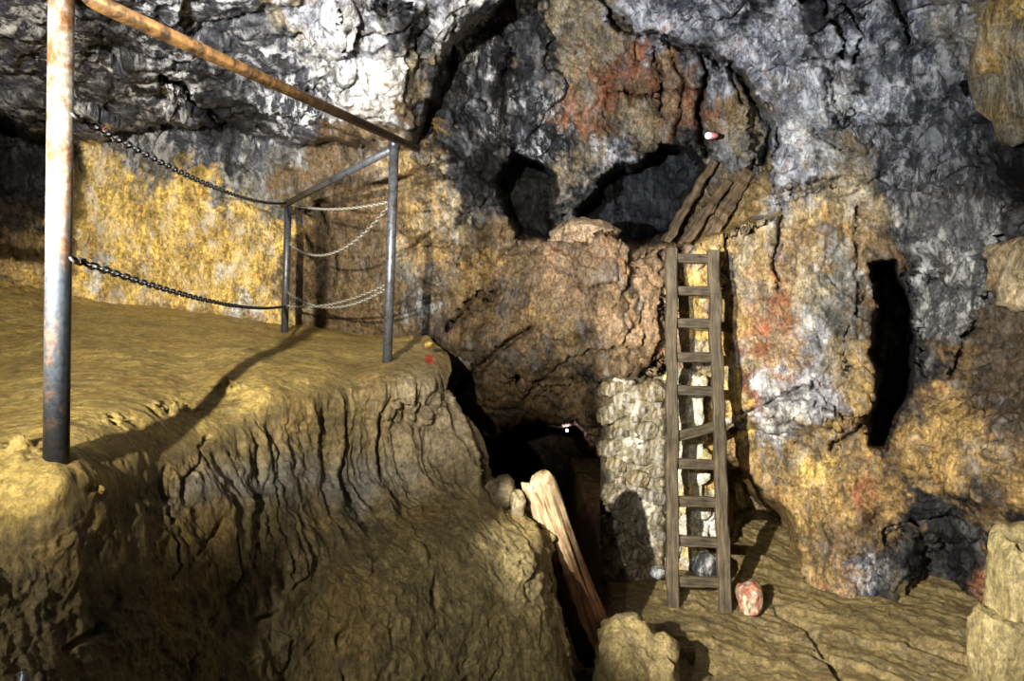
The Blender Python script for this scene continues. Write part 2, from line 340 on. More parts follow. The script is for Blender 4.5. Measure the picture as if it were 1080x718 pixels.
CRACKS = [  # (line, half width, depth)
    ([(630, -10), (660, 24), (700, 40), (740, 57), (770, 70), (792, 92), (805, 125), (808, 170)], 3.4, .45), ([(770, 68), (768, 85), (780, 100), (795, 110), (800, 150), (790, 185)], 2.0, .25),
    ([(739, 65), (740, 110), (741, 160)], 2.2, .3), ([(808, 110), (818, 150), (817, 200), (822, 250), (816, 300)], 1.6, .2), ([(870, 0), (880, 35), (890, 60)], 2, .2), ([(890, 0), (905, 30), (903, 70)], 1.6, .15),
    ([(940, 0), (952, 25), (958, 42)], 2, .2), ([(868, 90), (882, 120), (888, 128)], 1.5, .12), ([(860, 135), (875, 158), (900, 158)], 1.8, .15), ([(170, 84), (205, 105), (240, 132)], 3, .25),
    ([(840, 200), (860, 203), (874, 196)], 2, .15), ([(890, 345), (887, 380), (893, 400)], 1.3, .1), ([(905, 225), (903, 262), (906, 330)], 1.3, .1),
    ([(560, 345), (520, 375), (490, 400), (474, 425)], 3, .18), ([(530, 300), (495, 325), (475, 350)], 3, .15), ([(645, 405), (680, 395), (706, 380)], 1.8, .12), ([(645, 405), (600, 400), (540, 398)], 2.2, .10),
    ([(775, 455), (800, 430), (830, 420), (860, 400)], 1.8, .12), ([(660, 285), (700, 300), (705, 340)], 1.2, .07), ([(330, 200), (345, 240), (352, 300)], 1.6, .08), ([(1060, 260), (1030, 330), (1000, 400)], 2, .12),
    ([(870, 480), (900, 460), (915, 445)], 2, .15), ([(540, 30), (535, 90), (528, 150)], 1.6, .1), ([(480, 20), (478, 80), (482, 140)], 1.6, .1),
    ([(640, 70), (640, 130), (650, 160)], 1.8, .12), ([(690, 60), (692, 110), (690, 150)], 1.8, .12), ([(712, 60), (715, 100), (712, 140)], 1.8, .14), ([(645, 95), (680, 100), (735, 92)], 1.8, .1)]
HOLES = [  # (outline, extra depth, edge softness)
    ([(764, 475), (800, 500), (835, 545), (848, 600), (846, 660), (764, 670)], 1.15, 9),
    ([(518, 190), (540, 158), (565, 165), (588, 185), (583, 256), (546, 250), (536, 226)], 1.8, 5), ([(606, 222), (628, 196), (688, 152), (716, 148), (748, 172), (736, 200), (704, 254), (620, 256), (606, 242)], 1.5, 5),
    ([(455, 470), (508, 462), (540, 452), (575, 446), (606, 452), (632, 472), (640, 500), (633, 560), (628, 700), (440, 700)], 7.0, 9),
    ([(470, 415), (520, 430), (640, 440), (650, 470), (600, 470), (440, 480), (440, 400)], .5, 22),
    ([(919, 272), (946, 270), (958, 325), (966, 380), (955, 430), (941, 462), (937, 478), (922, 470), (914, 446), (926, 400), (922, 340)], 2.0, 6),
    ([(-260, 60), (0, 118), (60, 146), (84, 165), (88, 190), (80, 235), (72, 264), (0, 272), (-260, 300)], 2.4, 8),
    ([(1008, 92), (1028, 80), (1034, 96), (1020, 106)], .5, 4), ([(836, -12), (870, -12), (866, 4), (845, 4)], .6, 4), ([(960, 545), (1000, 560), (1062, 640), (1060, 680), (960, 640)], .35, 18)]
BUMPS = [  # (outline, lift towards the room, softness)
    ([(780, 425), (830, 415), (880, 425), (905, 445), (860, 450), (800, 448)], .18, 12), ([(950, 470), (1000, 440), (1060, 430), (1200, 440), (1200, 540), (1060, 545), (1000, 520)], .22, 26),
    ([(432, 165), (460, 155), (500, 190), (530, 225), (540, 260), (480, 280), (430, 240)], .18, 18), ([(560, 262), (700, 262), (700, 350), (570, 360)], .10, 24), ([(360, 0), (450, 10), (430, 60), (340, 50)], .2, 14),
    ([(350, 60), (440, 70), (430, 130), (350, 110)], .16, 12), ([(860, 120), (900, 110), (920, 150), (880, 165)], .12, 10), ([(640, 70), (688, 62), (690, 150), (645, 150)], .1, 5), ([(694, 58), (735, 62), (735, 165), (715, 150), (694, 148)], .14, 4),
    ([(770, 60), (800, 110), (800, 175), (755, 160), (745, 80)], .15, 6)]
def build_walls():
    xs = np.arange(-170, 1250, 2.0); ys = np.arange(-240, 702, 2.0); nc, nr = len(xs), len(ys)
    px, py = np.meshgrid(xs, ys); px = px.ravel(); py = py.ravel()
    flat = np.stack([px/90, py/90, px*0], 1)
    jx = px+fbm(flat*1.5, 5, 21, .6)*9; jy = py+fbm(flat*1.5+5, 5, 22, .6)*9           # ragged outlines
    Y = BASE(px, py)
    def lay(Y, poly, depth, soft):
        m = 1-smooth(-soft, soft, polydist(jx, jy, poly)); return Y*(1-m)+depth*m
    Y = lay(Y, POLY_U, UP(px, py), 4); Y = lay(Y, POLY_C, CEIL(px, py), 5); Y = lay(Y, POLY_R, RMASS(px, py), 5)
    slate = np.zeros(len(px))
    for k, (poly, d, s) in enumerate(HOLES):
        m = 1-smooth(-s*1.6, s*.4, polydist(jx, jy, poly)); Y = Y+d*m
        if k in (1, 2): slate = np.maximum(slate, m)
    for poly, d, s in BUMPS: Y = Y-d*(1-smooth(-s, s, polydist(jx, jy, poly)))
    for line, hw, d in CRACKS: Y = Y+d*1.5*(1-smooth(hw*.45, hw*1.8, polydist(jx, jy, line, False)))
    V = np.stack([(px-CX)/F*Y, Y, CZ+(HY-py)/F*Y], 1)
    n = grid_normals(V, nr, nc)
    warp = np.stack([fbm(V*1.1, 3, 31), fbm(V*1.1+4, 3, 32), fbm(V*1.1+8, 3, 33)], 1)
    f1, e1 = facets((V+warp*.35)*np.array([1.5, 1.5, 1.1]), 3); f2, e2 = facets((V+warp*.25)*np.array([4.2, 4.2, 3.4]), 4); f3, e3 = facets((V+warp*.1)*np.array([11, 11, 9.]), 6)
    tilt = V[:, 2]+V[:, 0]*.45
    strata = ridged(np.stack([V[:, 0]*1.6, V[:, 1]*1.6, tilt*6.0], 1)+warp*1.2, 3, 41)
    d = f1*.085+f2*.034+f3*.013+fbm(V*3.1, 5, 44, .55)*.032+ridged(V*7+warp, 3, 45)*.010+strata*.014
    d -= (1-smooth(0, .05, e1))*.03+(1-smooth(0, .06, e2))*.012
    calm = smooth(0, 1, polydist(px, py, [(60, 170), (420, 160), (420, 360), (60, 340)])/30); d *= .55+.45*calm
    ray = V-np.array([0, 0, CZ]); ray /= np.linalg.norm(ray, axis=1, keepdims=True)
    d *= .12+.88*smooth(.08, .55, np.abs((n*ray).sum(1)))        # the steep sides of clefts stay clean
    V = V+n*d[:, None]
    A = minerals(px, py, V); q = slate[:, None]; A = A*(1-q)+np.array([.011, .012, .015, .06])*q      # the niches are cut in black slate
    quads = quad_idx(nr, nc); qx = px[quads[:, 0]]; qy = py[quads[:, 0]]
    inC = polydist(qx, qy, POLY_C) < 0; right = (qx > 930+12*np.sin(qy/30)) & ~inC; left = (qx < 432) & ~inC; inRoof = (polydist(qx, qy, [(632, -300), (632, -5), (700, 38), (770, 66), (900, 40), (1300, -60), (1300, -300)]) < 0) & ~inC
    roof = inC | inRoof
    for name, mk in (('ceiling', roof), ('wall_left', left & ~roof), ('wall_right', right & ~roof), ('wall_back', ~roof & ~left & ~right)):
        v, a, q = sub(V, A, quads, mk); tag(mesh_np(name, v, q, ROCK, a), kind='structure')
build_walls()

# ------------------------------------------------------------------ mud bench and its upper platform
BENCH = tps([(410, 380, 4.3), (300, 350, 5.95), (60, 495, 1.77), (0, 500, 1.72), (200, 400, 3.42), (130, 450, 2.35), (0, 400, 3.3), (0, 340, 4.8), (0, 290, 5.9), (100, 330, 5.7), (-160, 400, 3.1), (-160, 300, 5.4), (-160, 520, 1.6),
             (0, 270, 6.7), (100, 300, 7.0), (200, 322, 7.0), (300, 338, 7.1), (400, 350, 7.0), (470, 362, 5.6), (460, 380, 4.55), (280, 405, 3.3), (340, 385, 4.05),
             (280, 450, 3.2), (280, 520, 3.02), (280, 600, 2.82), (280, 760, 2.55), (0, 560, 1.66), (0, 640, 1.56), (0, 760, 1.45), (-160, 760, 1.35), (150, 520, 2.2), (150, 600, 2.1), (150, 760, 1.9),
             (360, 450, 3.8), (360, 520, 3.62), (440, 450, 4.25), (500, 470, 4.4), (500, 500, 4.3), (400, 540, 3.7), (460, 530, 4.0), (540, 545, 4.25), (560, 570, 4.05), (470, 575, 3.65), (400, 600, 3.3), (520, 600, 3.78), (560, 620, 3.85), (590, 720, 3.7),
             (480, 650, 3.45), (480, 760, 3.2), (400, 680, 3.0), (400, 760, 2.85), (600, 760, 3.65)])
RIGHT = [(320, 420), (350, 445), (362, 460), (372, 470), (390, 474), (412, 470), (430, 480), (445, 496), (462, 509), (480, 514), (500, 513), (515, 522), (530, 546), (545, 562), (560, 575), (600, 583), (640, 591), (680, 600), (718, 607), (790, 620)]
TOP = [(-170, 262), (0, 272), (100, 302), (200, 322), (300, 338), (400, 350), (470, 356), (640, 362)]
def build_bench():
    rb = np.array(RIGHT, float); tb = np.array(TOP, float)
    NC, NR, WR = 640, 420, 40
    s = np.linspace(0, 1, NC); t = np.linspace(0, 1, NR)
    px0 = -170+(460+170)*s                                       # rows run from the platform's far edge to below the frame
    S, T = np.meshgrid(s, t)
    py = np.interp(-170+(470+170)*S, tb[:, 0], tb[:, 1]); py = py+(790-py)*T
    R = np.interp(py, rb[:, 0], rb[:, 1]); px = -170+(R+170)*S
    fl = np.stack([px.ravel()/60, py.ravel()/60, px.ravel()*0], 1)
    px = px+(fbm(fl, 4, 61)*5).reshape(px.shape)*S**6
    Y = BENCH(px, py)
    near_edge = smooth(.965, 1.0, S); Y = Y+near_edge**2*.16       # the end rounds away
    # wrap: the end of the bench runs back into the rock
    k = np.linspace(0, 1, WR+1)[1:][None]; lastx = px[:, -1:]; lasty = py[:, -1:]; lastY = Y[:, -1:]
    X0 = (lastx-CX)/F*lastY; Z0 = CZ+(HY-lasty)/F*lastY
    V = np.stack([(px-CX)/F*Y, Y, CZ+(HY-py)/F*Y], 2)
    endY = np.maximum(6.9, lastY+.3)
    fx = np.where(lastx < CX, 1.25, .65); Yw = lastY+(endY-lastY)*k
    Wp = np.stack([X0+(Yw-lastY)*(lastx-CX)/F*fx-.05*k, Yw, CZ+(HY-lasty)/F*Yw-.12*k], 2)
    V = np.concatenate([V, Wp], 1); nr, nc = NR, NC+WR
    PX = np.concatenate([px, lastx+0*k], 1).ravel(); PY = np.concatenate([py, lasty+0*k], 1).ravel()
    V = V.reshape(-1, 3); n = grid_normals(V, nr, nc); n[n[:, 2] < -.5] *= -1
    # mask of the fluted face
    lip = np.interp(PX, [-170, 0, 60, 130, 200, 280, 340, 400, 470, 520], [590, 570, 545, 510, 470, 436, 412, 392, 395, 480])
    foot = np.interp(PX, [-170, 0, 100, 200, 300, 400, 460, 513, 560, 620], [900, 860, 800, 720, 620, 545, 525, 505, 560, 600])
    face = smooth(-6, 30, PY-lip)*(1-smooth(-15, 25, PY-foot)); low = smooth(0, 40, PY-foot)
    top = 1-smooth(-25, 12, PY-lip)
    w = np.stack([fbm(V*1.5, 3, 71), fbm(V*1.5+3, 3, 72), fbm(V*1.5+6, 3, 73)], 1)
    along = V[:, 0]*.78+V[:, 1]*.62                              # along the bench front
    flute = ridged(np.stack([along*3.9+w[:, 0]*.5, V[:, 2]*.55, V[:, 1]*.3], 1), 4, 75, .5)
    fstr = np.interp(PX, [0, 150, 260, 400, 520], [.006, .014, .04, .075, .065]); lf = np.interp(PX, [0, 200, 340], [.45, .65, .9])
    d = face*flute*fstr+face*lf*fbm(V*np.array([7, 7, 2.5]), 4, 76, .6)*.022
    f2, e2 = facets((V+w*.12)*np.array([4.5, 4.5, 3.2]), 78); f3, e3 = facets((V+w*.06)*11., 79)
    d += (face*.3*lf+low*.45)*(f2*.026+f3*.011)+(face+low)*ridged(V*9+w, 3, 80)*.010
    d += top*(fbm(V*2.2, 4, 81)*.018+fbm(V*13, 3, 82)*.004)+low*fbm(V*4, 4, 83)*.02
    for line, hw, dd in [([(232, 560), (250, 600), (235, 620), (205, 650), (195, 718)], 4, .045), ([(210, 480), (228, 520), (215, 560), (195, 585)], 4, .03), ([(108, 610), (112, 640), (95, 670), (70, 690)], 3.5, .04), ([(172, 490), (176, 540), (178, 600)], 3.5, .04),
                         ([(270, 440), (282, 480), (275, 540), (262, 600)], 3.5, .03), ([(325, 600), (290, 640), (265, 655)], 3, .04), ([(365, 660), (370, 690), (362, 718)], 4, .05), ([(195, 520), (213, 468), (212, 455)], 3, .04), ([(455, 610), (460, 640), (448, 660)], 4, .04)]:
        d -= dd*.7*smooth(-.5, .35, fbm(V*5, 2, 88))*(1-smooth(0, hw*(1.1+.7*fbm(V*7, 2, 87)), polydist(PX+w[:, 0]*16+fbm(V*9, 2, 86)*5, PY+w[:, 1]*16, line, False)))
    # a few footprints and clods on the platform
    for (cx, cy, rx, ry) in [(185, 430, 28, 8), (120, 445, 18, 5), (100, 518, 9, 5), (20, 480, 22, 10), (245, 408, 20, 6), (25, 290, 30, 14)]:
        q = ((PX-cx)/rx)**2+((PY-cy)/ry)**2; d += np.exp(-q)*fbm(V*16, 3, 85)*.05
    V = V+n*d[:, None]
    # colour
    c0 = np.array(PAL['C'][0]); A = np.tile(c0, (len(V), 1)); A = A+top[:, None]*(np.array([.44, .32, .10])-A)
    nz = fbm(V*2, 4, 90); m = smooth(.0, .6, nz)[:, None]*.5; A = A*(1-m)+np.array([.33, .21, .06])*m
    q = np.exp(-(((PY-np.interp(PX, [150, 260, 430], [560, 505, 510])+nz*25)/26)**2))*smooth(140, 210, PX)*(1-smooth(420, 470, PX)); A = A*(1-q[:, None]*.75)+np.array([.17, .17, .165])*q[:, None]*.75
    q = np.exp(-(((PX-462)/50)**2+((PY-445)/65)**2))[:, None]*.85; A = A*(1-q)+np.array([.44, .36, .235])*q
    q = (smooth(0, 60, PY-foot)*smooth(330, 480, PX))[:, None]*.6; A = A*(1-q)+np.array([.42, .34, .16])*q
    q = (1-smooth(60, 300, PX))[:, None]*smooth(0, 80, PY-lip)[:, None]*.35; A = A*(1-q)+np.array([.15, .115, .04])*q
    q = np.exp(-(((PX-453)/5)**2+((PY-378)/6)**2)**2)[:, None]; A = A*(1-q)+np.array([.62, .05, .03])*q        # red survey paint
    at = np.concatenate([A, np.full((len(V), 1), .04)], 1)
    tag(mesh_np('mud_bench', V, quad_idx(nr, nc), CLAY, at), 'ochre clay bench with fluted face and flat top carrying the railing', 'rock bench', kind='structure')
build_bench()

# ------------------------------------------------------------------ pit floor
def build_floor():
    xs = np.arange(-1.2, 5.0, .014); ys = np.arange(2.2, 9.6, .014); nc, nr = len(xs), len(ys)
    X, Yy = np.meshgrid(xs, ys); X = X.ravel(); Yy = Yy.ravel(); Z = np.zeros(len(X))
    p = np.stack([X, Yy, Z], 1)
    Z = fbm(p*1.2, 4, 101)*.05+smooth(5.4, 7.5, Yy)*.15
    dirn = X*.62+Yy*.78                                        # ridges of trodden mud run down to the right
    rid = ridged(np.stack([X*1.0+Yy*.3, dirn*4.2, Z], 1), 3, 103); m = smooth(1.0, 2.2, X)
    Z += m*rid*.028+fbm(p*9, 4, 104, .6)*.010
    Z += np.exp(-((Yy-(5.75-.25*(X-1.2)))/.25)**2)*smooth(1.8, 2.4, X)*.05
    Z -= 1.6*smooth(5.15, 6.3, Yy)*(1-smooth(.55, .85, X))
    V = np.stack([X, Yy, Z], 1)
    f2, e2 = facets(V*np.array([5, 5, 5.]), 105); V[:, 2] += f2*.012
    px = CX+X/Yy*F; py = HY-(Z-CZ)/Yy*F
    for line, hw, dd in [([(820, 645), (850, 660), (870, 690), (890, 718)], 3, .05), ([(960, 676), (1035, 702)], 3.5, .05), ([(730, 694), (752, 706)], 4, .05), ([(860, 690), (885, 700)], 3, .04)]:
        V[:, 2] -= dd*(1-smooth(hw*.3, hw*1.6, polydist(px, py, line, False)))
    nz = fbm(p*2.5, 4, 108); A = np.tile(np.array([.18, .134, .054]), (len(V), 1)); q = smooth(-.1, .6, nz)[:, None]*.6; A = A*(1-q)+np.array([.14, .10, .04])*q
    tag(mesh_np('floor', V, quad_idx(nr, nc), CLAY, np.concatenate([A, np.full((len(V), 1), .05)], 1)), kind='structure')
build_floor()

# ------------------------------------------------------------------ loose rocks
def rock(name, loc, size, seed, colr, fleck=.1, mat=None, rotz=0., flat=0.0, level=4, parent=None, rough=1.0, col2=None, box=None):
    bm = bmesh.new(); bmesh.ops.create_icosphere(bm, subdivisions=level, radius=1.0)
    v = np.array([x.co[:] for x in bm.verts])
    f, e = facets(v*1.15+seed*3.1, seed, .7); g, e2 = facets(v*3.1+seed, seed+5, .7)
    r = 1+rough*(f*.16+g*.05+fbm(v*1.3+seed, 4, seed)*.16+fbm(v*6+seed, 3, seed+2)*.025)
    if box: v = np.sign(v)*np.abs(v)**box; v = v/np.maximum(1, np.linalg.norm(v, axis=1, keepdims=True)*.8)
    v = v*r[:, None]
    if flat: v[:, 2] = np.where(v[:, 2] < -flat, -flat+(v[:, 2]+flat)*.15, v[:, 2])
    v = v*np.array(size)
    for x, c in zip(bm.verts, v): x.co = c
    o = obj_bm(name, bm, mat or ROCK, parent); o.location = loc; o.rotation_euler.z = rotz
    me = o.data; n = len(me.vertices)
    C = np.tile(np.array(colr), (n, 1))
    if col2 is not None: q = smooth(-.15, .25, fbm(v*4/max(size)*.5+seed, 3, seed+9))[:, None]; C = C*(1-q)+np.array(col2)*q
    a = me.attributes.new('mineral', 'FLOAT_COLOR', 'POINT'); a.data.foreach_set('color', np.concatenate([C, np.ones((n, 1))], 1).astype(np.float32).ravel())
    fa = me.attributes.new('fleck', 'FLOAT', 'POINT'); fa.data.foreach_set('value', np.full(n, fleck, np.float32))
    return o
tag(rock('boulder', P(617, 250, 6.35), (.30, .2, .17), 12, (.42, .29, .17), .1, flat=.5), 'tan boulder sitting on the high rock shelf before the dark niche', 'boulder')
tag(rock('boulder', P(668, 716, 4.35), (.27, .34, .36), 15, (.30, .23, .10), .02, CLAY, flat=.6), 'pale ochre boulder on the pit floor below the broken timber', 'boulder')
tag(rock('stone', P(791, 632, 5.45), (.10, .08, .145), 63, (.50, .40, .28), .2, flat=.6, level=3, rough=1.0, box=.8, col2=(.42, .14, .08)), 'small red and cream stone at the foot of the ladder', 'stone')
tag(rock('stone', P(745, 597, 5.75), (.125, .09, .12), 19, (.03, .032, .036), .5, flat=.8, level=3), 'black stone lying behind the lower ladder rungs', 'stone')
tag(rock('stone', P(694, 604, 5.72), (.07, .06, .05), 21, (.22, .23, .25), .2, level=3), 'small grey stone left of the ladder foot by the masonry', 'stone')
tag(rock('pebble', P(452, 363, 4.62), (.032, .03, .028), 23, (.45, .31, .09), .0, CLAY, level=2), 'ochre pebble on the bench end near the red paint mark', 'pebble')
tag(rock('stone', P(528, 520, 4.35), (.10, .10, .10), 25, (.22, .175, .095), .05, CLAY, level=3), 'ochre rubble stone wedged between bench and broken timber', 'stone', 'rubble beside the timber')
tag(rock('stone', P(546, 532, 4.3), (.05, .05, .09), 27, (.26, .21, .12), .05, CLAY, level=3), 'thin upright rubble stone touching the broken timber', 'stone', 'rubble beside the timber')
tag(rock('rock_outcrop', P(1104, 283, 4.55), (.19, .55, .26), 29, (.25, .20, .12), .15, rough=1.3), 'pale tan rock knob sticking out at the right edge', 'rock')
tag(rock('rock_outcrop', P(1100, 30, 4.45), (.26, .45, .66), 31, (.26, .23, .16), .2, col2=(.34, .23, .08), rough=1.4), 'tan flowstone hanging down in the upper right corner', 'rock')
tag(rock('rock_outcrop', P(1082, 640, 4.0), (.18, .2, .45), 33, (.30, .24, .11), .05, CLAY, rough=.7, box=.6), 'clay covered rock pillar in the lower right corner', 'rock')
tag(rock('rock_outcrop', P(1056, 700, 3.95), (.13, .16, .30), 34, (.30, .24, .11), .05, CLAY, rough=.6, box=.45), 'square clay block before the pillar in the lower right corner', 'rock')

# ------------------------------------------------------------------ masonry pier beside the ladder
def build_masonry():
    x0, x1, yb, z1 = .82, 1.80, 5.985, 1.85
    root = empty('masonry_pier', (1.3, yb, 0), 'rough mortared stone pier standing behind and left of the ladder', 'masonry')
    nc, nr = 110, 200
    X, Z = np.meshgrid(np.linspace(x0, x1, nc), np.linspace(-.15, z1, nr)); X = X.ravel(); Z = Z.ravel()
    V = np.stack([X, np.full(len(X), yb), Z], 1)
    edge = np.minimum(np.minimum(X-x0, x1-X)*1.3, (z1+.05*np.sin(X*9)-Z)*.9)
    V[:, 1] += (1-smooth(0, .12, edge))*.35+smooth(1.30, 1.42, X)*.16
    V[:, 1] -= fbm(V*4, 4, 131)*.03+fbm(V*14, 4, 132)*.014
    A = np.tile(np.array([.17, .145, .09]), (len(V), 1)); nz = fbm(V*3, 4, 133)
    q = np.exp(-((X-1.12-nz*.05)/.035)**2)*smooth(.9, 1.1, Z)*(1-smooth(1.5, 1.7, Z)); q = np.maximum(q, smooth(.25, .5, nz)*.6)
    q = np.maximum(q, smooth(1.38, 1.5, X)*.7)
    A = A*(1-q[:, None])+np.array([.66, .62, .5])*q[:, None]
    V[:, 0] -= 1.3; V[:, 1] -= yb
    mesh_np('mortar', V, quad_idx(nr, nc), CLAY, np.concatenate([A, np.full((len(V), 1), .4)], 1), root)
    rnd = random.Random(4); placed = []
    tones = [(.15, .125, .07), (.165, .125, .06), (.125, .11, .08), (.17, .125, .05), (.14, .11, .06)]
    for size in (.125, .10, .08, .062, .048):                     # big stones first, small ones packed between them
        for _ in range(420):
            x = rnd.uniform(x0+.05, x1-.06); z = rnd.uniform(.04, z1-.1); a = size*rnd.uniform(.85, 1.15); b = a*rnd.uniform(.6, .85)
            if abs(x-1.36) < a*.8 or z+b > z1-.05+.04*math.sin(x*9): continue
            if any(((x-u)/(a+c))**2+((z-v)/(b+e))**2 < .98 for u, v, c, e in placed): continue
            placed.append((x, z, a, b))
    for k, (x, z, a, b) in enumerate(placed):
        back = .16 if x > 1.36 else 0
        c = rnd.choice([(.74, .69, .55), (.55, .44, .18), (.50, .43, .28)]) if back else rnd.choice(tones)
        o = rock('stone', (x-1.3, back+.040, z), (a*.98, .06, b*1.0), 200+k, c, .3, level=3, parent=root, rough=.8, box=.7)
        o.rotation_euler = (0, rnd.uniform(-.35, .35), 0)
build_masonry()

# ------------------------------------------------------------------ wooden ladder
def beam(name, a, b, wx, wy, mat, parent, seed=0, segs=14, taper=1.0, side=Vector((1, 0, 0)), bend=.008, origin=None):
    """a sawn timber from a to b with worn edges; the mesh's own z runs along the grain"""
    a = Vector(a); b = Vector(b); ax = (b-a); L = ax.length; ax.normalize()
    sx = (side-ax*side.dot(ax)).normalized(); sy = ax.cross(sx)
    bm = bmesh.new(); rings = []; rnd = random.Random(seed)
    ch = min(wx, wy)*.16
    for k in range(segs+1):
        t = k/segs; s = 1+(taper-1)*t; hx = wx/2*s*(1+rnd.uniform(-.05, .05)); hy = wy/2*s*(1+rnd.uniform(-.05, .05))
        ox = rnd.uniform(-bend, bend); oy = rnd.uniform(-bend, bend); ring = []
        for (u, v) in ((hx-ch, -hy), (hx, -hy+ch), (hx, hy-ch), (hx-ch, hy), (-hx+ch, hy), (-hx, hy-ch), (-hx, -hy+ch), (-hx+ch, -hy)):
            ring.append(bm.verts.new((u+ox+rnd.uniform(-.002, .002), v+oy+rnd.uniform(-.002, .002), t*L)))
        rings.append(ring)
    for r0, r1 in zip(rings, rings[1:]):
        for i in range(8): bm.faces.new((r0[i], r0[(i+1) % 8], r1[(i+1) % 8], r1[i]))
    bm.faces.new(rings[0][::-1]); bm.faces.new(rings[-1])
    o = obj_bm(name, bm, mat, parent, False)
    M = Matrix(((sx.x, sy.x, ax.x, a.x), (sx.y, sy.y, ax.y, a.y), (sx.z, sy.z, ax.z, a.z), (0, 0, 0, 1)))
    if parent: M = Matrix.Translation(-parent.location) @ M
    o.matrix_local = M if parent else M
    return o
def ladder_pt(px, t):      # t = 0 foot, 1 head
    Y = 5.47+.55*t; return Y
root = empty('ladder', P(736, 642, 5.47), 'weathered dark wooden ladder leaning against the rock shelf', 'ladder')
LB, LT = P(709, 644, 5.47), P(708, 262, 6.02); RB, RT = P(765, 645, 5.47), P(752, 264, 6.02)
beam('side_rail', LB, LT, .098, .07, WOOD_LADDER, root, 1, 22)
beam('side_rail', RB, RT, .10, .07, WOOD_LADDER, root, 2, 22)
for k, (yl, yr) in enumerate([(272, 273), (306, 307), (340, 342), (377, 377), (411, 413), (462, 449), (489, 490), (529, 530), (570, 573), (613, 615)]):
    def on(B, T, y):
        lo, hi = 0., 1.
        for _ in range(30):
            t = (lo+hi)/2; p = B.lerp(T, t); yy = HY-(p.z-CZ)/p.y*F
            if yy > y: lo = t
            else: hi = t
        return B.lerp(T, t)
    a = on(LB, LT, yl); b = on(RB, RT, yr); e = (b-a).normalized()*(.06 if k == 5 else .02); back = Vector((0, .012, 0))
    beam('rung', a-e*.5+back, b+e+back, .05, .082, WOOD_LADDER, root, 10+k, 6, side=Vector((0, 1, 0)), bend=.003)

# ------------------------------------------------------------------ rotten planks in the niche, broken timber prop
def plank(a, b, wd, th, seed, label):
    o = beam('wooden_plank', a, b, wd, th, WOOD_PLANK, None, seed, 16, .75, bend=.014)
    return tag(o, label, 'plank', 'rotten planks leaning in the niche')
plank(P(699, 262, 6.75), P(752, 170, 6.85), .10, .07, 41, 'narrow rotten plank leaning nearest the dark niche above the ladder')
plank(P(718, 262, 6.7), P(768, 190, 6.8), .11, .06, 42, 'middle rotten plank leaning against the cracked rock above the ladder')
plank(P(740, 262, 6.62), P(790, 180, 6.72), .15, .06, 43, 'rightmost rotten plank of the group leaning above the ladder')
def build_prop():
    a = P(628, 668, 4.75); b = P(564, 503, 4.32); a.z = .02
    ax = (b-a); L = ax.length; ax.normalize(); side = Vector((1, 0, 0)); sx = (side-ax*side.dot(ax)).normalized(); sy = ax.cross(sx)
    root = empty('timber_prop', a, 'broken split timber with pale top leaning beside the bench', 'timber')
    def log(name, cx, r0, r1, top, seed, n=28):
        bm = bmesh.new(); rings = []; segs = 34
        for k in range(segs+1):
            t = k/segs; ring = []
            for i in range(n):
                an = 2*math.pi*i/n; r = r0+(r1-r0)*t
                groove = .10*math.sin(an*5+seed)+.07*math.sin(an*11+seed*2+t*3)+.04*math.sin(an*17+t*9)
                hh = L*top*t
                groove *= 1-.7*smooth(.8, 1.0, t)
                if t > .9: hh += (t-.9)*10*.012*math.sin(an+seed)
                if k >= segs-1: r *= .93 if k < segs else .7
                ring.append(bm.verts.new((cx+math.cos(an)*r*(1+groove)+.012*math.sin(t*6+seed), math.sin(an)*r*.8*(1+groove), hh)))
            rings.append(ring)
        for r0_, r1_ in zip(rings, rings[1:]):
            for i in range(n): bm.faces.new((r0_[i], r0_[(i+1) % n], r1_[(i+1) % n], r1_[i]))
        bm.faces.new(rings[0][::-1]); c = bm.verts.new(sum((v.co for v in rings[-1]), Vector())/n)
        for i in range(n): bm.faces.new((rings[-1][i], rings[-1][(i+1) % n], c))
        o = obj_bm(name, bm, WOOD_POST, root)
        o.matrix_local = Matrix(((sx.x, sy.x, ax.x, 0), (sx.y, sy.y, ax.y, 0), (sx.z, sy.z, ax.z, 0), (0, 0, 0, 1)))
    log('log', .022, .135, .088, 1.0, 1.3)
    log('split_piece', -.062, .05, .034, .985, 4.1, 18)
build_prop()

# ------------------------------------------------------------------ railing
def pipe(name, pts, r, mat, parent, n=18):
    bm = bmesh.new(); rings = []; pts = [Vector(p)-parent.location for p in pts]
    for k, p in enumerate(pts):
        d = (pts[min(k+1, len(pts)-1)]-pts[max(k-1, 0)]).normalized()
        u = d.orthogonal().normalized(); v = d.cross(u)
        if rings:   # keep rings aligned
            u = (pu-d*pu.dot(d)).normalized(); v = d.cross(u)
        pu = u
        rings.append([bm.verts.new(p+(u*math.cos(2*math.pi*i/n)+v*math.sin(2*math.pi*i/n))*r) for i in range(n)])
    for a, b in zip(rings, rings[1:]):
        for i in range(n): bm.faces.new((a[i], a[(i+1) % n], b[(i+1) % n], b[i]))
    bm.faces.new(rings[0][::-1]); bm.faces.new(rings[-1])
    return obj_bm(name, bm, mat, parent)
FB, FT = P(59, 512, 1.8), P(65, -8, 1.8); BB, BT = P(408, 392, 4.3), P(416, 152, 4.3); TB, TT = P(300, 353, 5.9), P(304, 214, 5.9)
rail_root = empty('pipe_railing', FB, 'rusty iron pipe railing with three posts on the clay bench', 'railing')
p = pipe('post', [FB, FB.lerp(FT, .5), FT], .0305, POST_M, rail_root); p['label'] = 'thick pale rusty front post'
p = pipe('post', [BB, BB.lerp(BT, .5), BT], .030, IRON, rail_root); p['label'] = 'dark iron post at the bench end'
p = pipe('post', [TB, TB.lerp(TT, .5), TT], .031, IRON, rail_root); p['label'] = 'thin dark iron post by the yellow wall'
